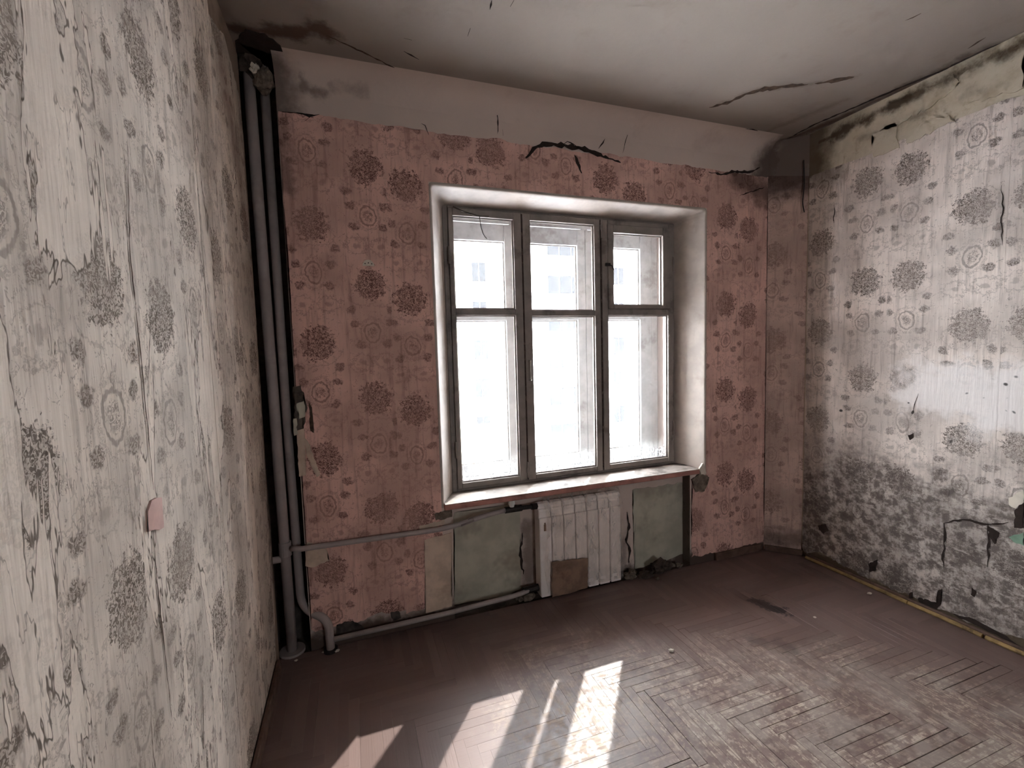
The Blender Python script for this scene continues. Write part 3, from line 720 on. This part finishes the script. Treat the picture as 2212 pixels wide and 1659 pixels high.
box(bm, 1.538, 1.572, FY-.004, FY+.07, FZ0, FZ1, .003)
frame = wobj('window_frame', bm, M_frame)
def part(name, bm, mat, parent):
    o = obj(name, bm, mat); o.parent = parent; return o
def pane(x0, x1, z0, z1, y, mat, parent):
    bm = bmesh.new(); quad(bm, (x0, y, z0), (x1, y, z0), (x1, y, z1), (x0, y, z1)); return part('pane', bm, mat, parent)
def putty(x0, x1, z0, z1, y, parent):
    bm = rectframe(x0, x1, z0, z1, .007, .007, .007, .007, y-.010, y-.002, .002); return part('glazing_bead', bm, M_frame, parent)
ys0, ys1 = FY-.028, FY+.018
def sash(name, x0, x1, z0, z1, gx0, gx1, gz0, gz1, tz0=None, tz1=None, mat=M_frame, y0=ys0, y1=ys1, gm=M_gin):
    bm = rectframe(x0, x1, z0, z1, gx0-x0, x1-gx1, gz0-z0, z1-gz1, y0, y1)
    if tz0: box(bm, gx0-.001, gx1+.001, y0+.002, y1-.002, tz0, tz1, .003)
    o = wobj(name, bm, mat); yg = (y0+y1)/2+.004
    for a, b in (((gz0, tz0), (tz1, gz1)) if tz0 else ((gz0, gz1),)):
        pane(gx0-.004, gx1+.004, a-.004, b+.004, yg, gm, o); putty(gx0, gx1, a, b, yg, o)
    return o
S1 = sash('casement', .562, 1.006, .682, 2.318, .588, .957, .714, 2.275, 1.708, 1.746)
S2 = sash('casement', 1.012, 1.545, .682, 2.318, 1.064, 1.504, .712, 2.278, 1.702, 1.738)
# right casement: glazed below, a small vent sash closes its upper field
bm = rectframe(1.556, 2.112, .682, 2.318, .045, .039, .032, .030, ys0, ys1)
box(bm, 1.600, 2.074, ys0+.002, ys1-.002, 1.706, 1.748, .003)
S3 = wobj('casement', bm, M_frame)
pane(1.597, 2.077, .710, 1.710, (ys0+ys1)/2+.004, M_gin, S3); putty(1.601, 2.073, .714, 1.706, (ys0+ys1)/2+.004, S3)
bm = rectframe(1.597, 2.084, 1.749, 2.288, .042, .060, .024, .052, ys0-.010, ys1-.006)
V = wobj('vent_sash', bm, M_frame); pane(1.635, 2.028, 1.769, 2.240, FY-.002, M_gin, V); putty(1.639, 2.024, 1.773, 2.236, FY-.004, V)
# dirt in the joints, hinges, latch, pull handle
for x in (1.009, 1.550):
    bm = bmesh.new(); box(bm, x-.004, x+.004, FY-.0285, FY-.024, .70, 2.31); wobj('joint_grime', bm, M_dirtseam)
bm = bmesh.new()
tube(bm, bez([((1.036, FY-.028, 1.43), 0), ((1.036, FY-.058, 1.43), .014), ((1.036, FY-.058, 1.31), .014), ((1.036, FY-.028, 1.31), 0)]), .0045, 8)
wobj('pull_handle', bm, M_steel)
for x, z in ((2.112, 2.05), (2.112, .92), (.56, 2.05), (.56, .92)):
    bm = bmesh.new(); tube(bm, [(x, FY-.032, z-.05), (x, FY-.032, z+.05)], .006, 8); wobj('hinge', bm, M_frame)
bm = bmesh.new(); box(bm, 1.575, 1.612, FY-.045, FY-.036, 2.02, 2.04, .002); tube(bm, [(1.60, FY-.04, 2.03), (1.615, FY-.055, 2.02), (1.63, FY-.05, 1.995)], .004, 6)
wobj('vent_latch', bm, M_iron)
bm = bmesh.new(); tube(bm, [(1.009, FY-.034, .70), (1.009, FY-.034, .80)], .006, 8); box(bm, .998, 1.02, FY-.034, FY-.028, .73, .76, .001); wobj('bolt', bm, M_frame)
bm = bmesh.new(); tube(bm, [(1.552, FY-.034, 2.20), (1.552, FY-.034, 2.31)], .006, 8); box(bm, 1.541, 1.563, FY-.034, FY-.028, 2.25, 2.28, .001); wobj('bolt', bm, M_frame)
# frame and panes of the added fill-light window in the rear wall
bm = rectframe(RX0, RX1, RZ0, RZ1, .05, .05, .05, .05, YR-.2, YR-.14); box(bm, 1.63, 1.67, YR-.2, YR-.14, RZ0, RZ1, .003)
fill_win = struct(obj('fill_window_rear', bm, M_frame), 'unseen two-light window added in the rear wall as fill light')
for a, b in ((RX0+.045, 1.635), (1.665, RX1-.045)): pane(a, b, RZ0+.045, RZ1-.045, YR-.17, M_gin, fill_win)
# outer window
yo0, yo1 = 2.83, 2.875
bm = rectframe(FX0-.018, FX1+.018, FZ0-.018, FZ1+.028, .05, .06, .04, .05, yo0, yo1+.02)
box(bm, 1.005, 1.06, yo0, yo1+.02, FZ0, FZ1, .003); box(bm, 1.525, 1.575, yo0, yo1+.02, FZ0, FZ1, .003)
wobj('outer_frame', bm, M_frame_o)
for x0, x1, g0, g1 in ((.56, 1.03, .63, .966), (1.032, 1.548, 1.102, 1.488), (1.550, 2.09, 1.610, 1.992)):
    sash('outer_casement', x0, x1, .69, 2.30, g0, g1, .765, 2.192, 1.69, 1.735, M_frame_o, yo0-.012, yo1-.01, M_gout)
# floor of the gap between the two windows
bm = bmesh.new(); box(bm, FX0-.015, FX1+.015, FY+.02, Yx-.01, WZ0+.002, FZ0+.004); wobj('gap_board', bm, M_frame_o)
# sill
bm = bmesh.new(); box(bm, WX0+.008, WX1-.062, 2.418, FY-.004, .632, .662, .004)
sill = wobj('window_sill', bm, M_sill_e)
bm = bmesh.new(); box(bm, WX0+.012, WX1-.064, 2.421, FY-.004, .6615, .6645, .001); part('sill_paint', bm, M_sill_t, sill)
# cracked plaster lump and bright flap where the reveal meets the sill
sheet('torn_plaster', jag([(2.207, 0.699), (2.238, 0.624), (2.191, 0.624), (2.176, 0.664)], .01, .002, 240), onback, .012, M_pale, wall_back)
sheet('brick_scar', jag([(2.114, 0.598), (2.191, 0.630), (2.262, 0.596), (2.223, 0.504), (2.145, 0.508)], .01, .006, 241), onback, .010, M_rub, wall_back)

# cobweb threads hanging at the window head
for i, pts in enumerate(([(.59, 2.60, 2.318), (.66, 2.58, 2.285), (.74, 2.59, 2.272), (.80, 2.60, 2.277)], [(.745, 2.60, 2.276), (.747, 2.59, 2.22), (.76, 2.59, 2.17), (.785, 2.60, 2.15)])):
    bm = bmesh.new(); tube(bm, bez([(p, .02) for p in pts], 4), [.0035 if i == 0 else .002]*len(bez([(p, .02) for p in pts], 4)), 6)
    tag(obj('cobweb_thread', bm, M_rag), ('dusty cobweb strand draped along the top of the left casement', 'dusty cobweb thread dangling in front of the left upper pane')[i], 'cobweb')

# ------------------------------------------------------------------ heating pipes
def pipe(name, pts, r, label, mat=M_pipe, seg=18):
    bm = bmesh.new(); tube(bm, pts, r, seg); o = obj(name, bm, mat, smooth=True)
    return tag(o, label, 'pipe')
rp = pipe('riser_pipe', [(-.378, 2.468, ZC), (-.372, 2.468, 2.2), (-.364, 2.468, 1.2), (-.356, 2.468, 0)], .0245, 'thick grey riser pipe in the left corner, nearest the beige wall')
bm = bmesh.new(); tube(bm, [(-.356, 2.468, -.002), (-.356, 2.468, .012)], .06, 20); obj('floor_collar', bm, M_pipe, rp)
bm = bmesh.new(); tube(bm, [(-.358, 2.468, .505), (-.358, 2.468, .575)], .029, 18); obj('tee', bm, M_pipe, rp, smooth=False)
bm = bmesh.new(); tube(bm, [(-.45, 2.468, .49), (-.36, 2.468, .49)], .017, 14); obj('side_stub', bm, M_pipe, rp, smooth=True)
pts = bez([((-.318, 2.495, ZC), 0), ((-.316, 2.495, 1.2), 0), ((-.306, 2.495, .20), .09), ((-.175, 2.405, .165), .06), ((-.172, 2.40, 0), 0)])
rp2 = pipe('riser_pipe', pts, .0205, 'thinner grey riser pipe that bends right just above the floor')
bm = bmesh.new(); tube(bm, [(-.172, 2.40, -.001), (-.172, 2.40, .014)], .034, 16); obj('floor_collar', bm, M_iron, rp2)
pts = bez([((-.326, 2.44, .547), 0), ((-.29, 2.412, .549), .02), ((.48, 2.405, .538), .12), ((.62, 2.41, .57), .1), ((.80, 2.445, .575), 0)])
sp = pipe('supply_pipe', pts, .0135, 'thin grey pipe running from the corner riser to the radiator valve', seg=14)
bm = bmesh.new(); tube(bm, [(.795, 2.444, .575), (.90, 2.452, .572)], .018, 14); tube(bm, [(.90, 2.452, .572), (1.005, 2.462, .566)], .013, 12); tube(bm, [(.965, 2.458, .568), (1.0, 2.462, .566)], .02, 6)
vb = obj('valve_body', bm, M_iron, sp)
bm = bmesh.new(); tube(bm, [(.838, 2.446, .590), (.838, 2.446, .602), (.838, 2.446, .604), (.838, 2.446, .634), (.838, 2.446, .640)], [.014, .014, .020, .019, .014], 16); obj('valve_cap', bm, M_plastic, sp)
pts = bez([((-.155, 2.398, .058), 0), ((.45, 2.405, .060), .05), ((.86, 2.43, .062), .05), ((.99, 2.47, .062), 0)])
rtp = pipe('return_pipe', pts, .0135, 'dirty grey return pipe lying along the floor under the window', seg=12)
bm = bmesh.new(); tube(bm, [(.90, 2.455, .062), (1.01, 2.47, .06)], .022, 8); obj('coupling', bm, M_iron, rtp)

# ------------------------------------------------------------------ radiator
rad = empty('radiator', (1.0, 2.42, 0.018)); tag(rad, 'white seven-section radiator wrapped in torn plastic film under the window', 'radiator')
ns, pitch = 7, .0795
def section_mesh():
    bm = bmesh.new()
    prof = [(0, 0), (.0, .478), (.003, .482), (.010, .484), (.010, .520), (.013, .531), (.021, .536), (.022, .548), (.030, .562), (.045, .570), (.062, .567), (.078, .556), (.082, .54), (.082, .03), (.07, 0)]
    w = .0755
    L_ = [[bm.verts.new((x, y, z)) for y, z in prof] for x in (0, w)]
    bm.faces.new(L_[0]); bm.faces.new(L_[1])
    n = len(prof)
    for i in range(n): bm.faces.new((L_[0][i], L_[0][(i+1) % n], L_[1][(i+1) % n], L_[1][i]))
    bmesh.ops.recalc_face_normals(bm, faces=bm.faces[:])
    es = [e for e in bm.edges if abs(e.verts[0].co.x-e.verts[1].co.x) < 1e-6]
    bmesh.ops.bevel(bm, geom=es, offset=.0035, segments=2, affect='EDGES')
    me = bpy.data.meshes.new('section'); bm.to_mesh(me); bm.free(); me.materials.append(M_rad); return me
sm = section_mesh()
for i in range(ns):
    o = bpy.data.objects.new('section', sm); link(o, rad); o.location = (i*pitch, 0, 0)
bm = bmesh.new(); tube(bm, [(-.004, .050, .542), (ns*pitch, .050, .542)], .021, 16); obj('collector', bm, M_rad, rad, smooth=True)
bm = bmesh.new(); tube(bm, [(-.004, .050, .042), (ns*pitch, .050, .042)], .021, 16); obj('collector', bm, M_rad, rad, smooth=True)
bm = bmesh.new(); tube(bm, [(ns*pitch-.004, .050, .542), (ns*pitch+.012, .050, .542)], .018, 6); obj('end_plug', bm, M_rad, rad)
bm = bmesh.new(); box(bm, .026, .040, -.004, 0, .405, .445, .001); box(bm, .029, .037, -.004, 0, .445, .455, .001); obj('maker_label', bm, M_card, rad)
# film draped over the top and down the front
bm = bmesh.new(); nx, nt = 44, 40; grid = {}
path = [(.088, .50), (.088, .55), (.075, .585), (.045, .592), (.018, .575), (.004, .535), (-.006, .50), (-.009, .40), (-.008, .25), (-.009, .10), (-.010, .02)]
for j in range(nt+1):
    t = j/nt*(len(path)-1); q = min(int(t), len(path)-2); f = t-q
    y = path[q][0]*(1-f)+path[q+1][0]*f; z = path[q][1]*(1-f)+path[q+1][1]*f
    for i in range(nx+1):
        x = .055+(ns*pitch-.05)*i/nx
        nv = mnoise.noise(Vector((x*14, j*.12, 2.0)))*.007+mnoise.noise(Vector((x*55, j*.3, 7.0)))*.0035
        if j < 12: yy, zz = y, z+abs(nv)*.9+.001
        else: yy, zz = y-abs(nv)-.0005, z
        grid[i, j] = bm.verts.new((x+nv*.6, yy, zz))
for j in range(nt):
    for i in range(nx):
        x = i/nx; n = mnoise.noise(Vector((j*.35, i*.02, 3.3)))
        lim_l = .05+.05*n if j > 14 else 0.0
        if x < lim_l: continue
        if j > nt-3 and mnoise.noise(Vector((i*.4, j, 9.1))) > .1: continue
        bm.faces.new((grid[i, j], grid[i+1, j], grid[i+1, j+1], grid[i, j+1]))
for v in [v for v in bm.verts if not v.link_faces]: bm.verts.remove(v)
film = obj('plastic_film', bm, M_film, smooth=True); film.location = rad.location
tag(film, 'crinkled clear plastic film hanging over the white radiator', 'plastic film')
bm = bmesh.new(); gr = {}
for j in range(15):
    for i in range(7):
        z = .545-j*.037; w_ = .028+.02*math.sin(j*.8)+.012*math.sin(j*2.1)
        x = .030+w_*(i/6)+.012*math.sin(j*.5); y = -.014-.006*mnoise.noise(Vector((i*.6, j*.4, 1)))-.003
        if j == 0: y, z = .02, .585
        gr[i, j] = bm.verts.new((x, y, z))
for j in range(14):
    for i in range(6): bm.faces.new((gr[i, j], gr[i+1, j], gr[i+1, j+1], gr[i, j+1]))
st = obj('plastic_film', bm, M_film, smooth=True); st.location = rad.location
tag(st, 'loose torn strip of plastic film down the radiator\'s leftmost section', 'plastic film')
bm = bmesh.new()
pts = jag([(1.064, .236), (1.305, .218), (1.300, .030), (1.215, .022), (1.06, .018)], .02, .003, 300)
a = [bm.verts.new((u_, 2.398+.004*mnoise.noise(Vector((u_*20, v_*20, 0))), v_)) for u_, v_ in pts]; b = [bm.verts.new((v.co.x, v.co.y+.0015, v.co.z)) for v in a]
bm.faces.new(a); bm.faces.new(b[::-1])
for i in range(len(a)): bm.faces.new((a[i], b[i], b[(i+1) % len(a)], a[(i+1) % len(a)]))
tag(obj('brown_paper_sheet', bm, M_card), 'rectangle of stained brown paper stuck low on the radiator front', 'paper')

# ------------------------------------------------------------------ small things
# half-round plate on the wall
bm = bmesh.new(); pc = [(0.108, 1.941)][0]; n = 14; ring = []
pp = [(pc[0]+.028*math.cos(math.pi*i/n), pc[1]+.030*math.sin(math.pi*i/n)) for i in range(n+1)]
f0 = [bm.verts.new((x, YB-.012, z)) for x, z in pp]; f1 = [bm.verts.new((x, YB-.003, z)) for x, z in pp]
bm.faces.new(f0); bm.faces.new(f1[::-1])
for i in range(n+1): bm.faces.new((f0[i], f1[i], f1[(i+1) % (n+1)], f0[(i+1) % (n+1)]))
plate = tag(obj('wall_plate', bm, M_pale), 'small half-round white plate screwed to the pink wallpaper', 'wall plate')
for dx, dz in ((0, .014), (-.016, .010), (.016, .010)):
    bm = bmesh.new(); tube(bm, [(pc[0]+dx, YB-.0135, pc[1]+dz), (pc[0]+dx, YB-.010, pc[1]+dz)], .003, 8); obj('screw', bm, M_iron, plate)

def lump(name, loc, r, sc, mat, label, cat, seed, group=None):
    bm = bmesh.new(); bmesh.ops.create_icosphere(bm, subdivisions=3, radius=1)
    zs = []
    for v in bm.verts:
        d = 1+.45*mnoise.noise(v.co*1.7+Vector((seed, 0, 0)))+.25*mnoise.noise(v.co*5+Vector((0, seed, 0)))
        v.co = Vector((v.co.x*sc[0], v.co.y*sc[1], v.co.z*sc[2]))*d*r
        zs.append(v.co.z)
    mz = min(zs)
    for v in bm.verts: v.co.z -= mz
    o = obj(name, bm, mat); o.location = loc
    return tag(o, label, cat, group)
lump('crumpled_rag', (1.86, 2.425, .001), .05, (1.5, .8, .85), M_rag, 'dark crumpled rag heaped on the floor in the niche right of the radiator', 'rag', 1.0)
lump('crumpled_rag', (1.72, 2.40, .001), .035, (1.6, .8, .6), M_rag, 'smaller dark bundle of rag between radiator and larger heap', 'rag', 4.0)
rr = random.Random(12)
for i, (x, y, r) in enumerate(((1.63, 2.44, .035), (1.67, 2.47, .025), (1.95, 2.46, .03), (2.02, 2.44, .02), (.93, 2.45, .03), (.88, 2.47, .025), (1.78, 2.36, .012))):
    lump('plaster_chunk', (x, y, .001), r, (1.2, .9, .7), M_rub, ('largest plaster lump, on the floor just right of the radiator', 'plaster lump wedged behind the one right of the radiator',
         'plaster lump right of the dark rag heap', 'small plaster lump nearest the right edge of the niche', 'plaster lump left of the radiator by the return pipe coupling',
         'plaster lump farthest left in the niche behind the return pipe', 'tiny plaster lump on the floor in front of the rag heap')[i], 'plaster chunk', 10+i*3.1, 'plaster rubble in the radiator niche')
for i, (x, y) in enumerate([(-0.206, 2.445), (-0.142, 2.380), (-0.496, 2.405), (-0.330, 2.381), (2.815, 1.747), (2.980, 1.646), (2.304, 1.699), (1.408, 1.759)]):
    lump('plaster_crumb', (x, min(y, 2.40), .001), .006+.004*(i % 3), (1.3, 1, .5), M_pale, ('pale crumb at the foot of the bent riser pipe', 'pale crumb just right of the bent riser pipe foot', 'pale crumb close to the left skirting board',
         'pale crumb in front of the thick riser pipe collar', 'pale crumb nearest the window end of the right skirting', 'pale crumb farther along beside the right skirting',
         'pale crumb in the middle of the parquet right of the dark stain', 'pale crumb on the worn parquet behind the sun patches')[i], 'crumb', 40+i*2.3, 'plaster crumbs on the floor')
# plug of rags and plaster where the risers enter the ceiling: parts of the risers they are packed round
for i, (x, y, z, r, mt, nm, par) in enumerate(((-.365, 2.44, 2.79, .045, M_rag, 'rag_plug', rp), (-.315, 2.45, 2.73, .042, M_rub, 'plaster_plug', rp2), (-.345, 2.425, 2.80, .020, M_pale, 'plaster_knob', rp))):
    pg = lump(nm, (x, y, z-.02), r, (1.0, .8, 1.3), mt, None, None, 70+i*5.5); pg.parent = par
# wires poking from the hole on the chamfered corner
bm = bmesh.new(); tube(bm, bez([((2.900, 2.285, 2.70), 0), ((2.905, 2.28, 2.55), .03), ((2.895, 2.285, 2.42), .03), ((2.902, 2.275, 2.36), 0)]), .0035, 6)
tag(obj('wire', bm, M_iron), 'thin black wire hanging down the slanted corner', 'wire')

# ------------------------------------------------------------------ outside
snow = plain('snowy_ground', lin(232, 232, 236), .9, .1, .4)
g = boxo('ground', -60, 90, 3.6, 120, -7.6, -7.2, snow); tag(g, kind='structure'); g['label'] = 'snow-covered yard below the window'
bld = empty('apartment_building', (12, 33, -7.2)); tag(bld, 'pale apartment block with glazed balconies seen through the window', 'building')
M_fac = plain('facade_white', lin(236, 234, 230), .9, .08, .3)
M_fac_y = plain('facade_yellow', lin(238, 226, 198), .9, .08, .3)
M_wpane = plain('facade_window_glass', lin(24, 25, 28), .9, .15, 1, spec=0.0)
M_rail = plain('balcony_panel', lin(226, 226, 230), .8, .08, 1)
def bpart(name, x0, x1, y0, y1, z0, z1, mat, parent=bld):
    bm = bmesh.new(); box(bm, x0, x1, y0, y1, z0, z1); o = obj(name, bm, mat); o.parent = parent
    if parent is bld: o.matrix_parent_inverse = Matrix.Translation(bld.location).inverted()
    else: o.parent = parent
    return o
bpart('facade', 7.6, 34, 33, 46, -7.3, 14.5, M_fac); bpart('side_wing', -14, 7.6, 32.2, 46, -7.3, 14.5, M_fac_y); bpart('roof_slab', -14.4, 34.4, 31.8, 46.4, 14.5, 14.9, M_rail)
FL = 2.86
for f in range(-2, 5):
    zb = .87+f*FL
    for x in (8.70, 20.6, 23.4, 26.2, 29.0, 5.2, 2.4, -.4, -3.2, -6.0):
        yf = 33 if x > 7.6 else 32.2
        w_ = bpart('window', x-.08, x+1.13, yf-.06, yf+.02, zb-.08, zb+1.47, M_rail)
        for a, b in ((x, x+.50), (x+.55, x+1.05)):
            bpart('pane', a, b, yf-.08, yf-.05, zb, zb+1.39, M_wpane, w_)
    for x in (14.4,):
        z0 = zb-1.62
        bc2 = bpart('balcony', x-.15, x+4.2, 31.9, 33.0, z0-.05, z0+.70, M_rail)
        for q in range(4):
            bpart('balcony_pane', x+q*1.02, x+q*1.02+.92, 32.0, 32.06, z0+.74, z0+2.05, M_wpane, bc2)
        bpart('balcony_back', x-.12, x+4.17, 32.1, 32.98, z0+.70, z0+.72, M_rail, bc2)
        bpart('balcony_head', x-.15, x+4.2, 31.95, 33.0, z0+2.08, z0+2.86-.06, M_fac, bc2)
sh = empty('garden_shed', (8.8, 31, -7.2)); tag(sh, 'dull green shed standing in the yard below', 'shed')
M_shed = plain('shed_green', lin(120, 140, 134), .8, .2, 1)
def spart(name, x0, x1, y0, y1, z0, z1, mat):
    bm = bmesh.new(); box(bm, x0-8.8, x1-8.8, y0-31, y1-31, z0+7.2, z1+7.2); return obj(name, bm, mat, sh)
spart('body', 7.6, 9.2, 29.6, 31.4, -7.2, -4.0, M_shed); spart('roof', 7.3, 9.4, 29.4, 31.6, -4.0, -3.8, M_rail); spart('door', 8.0, 8.6, 29.56, 29.6, -7.2, -5.2, M_rail)
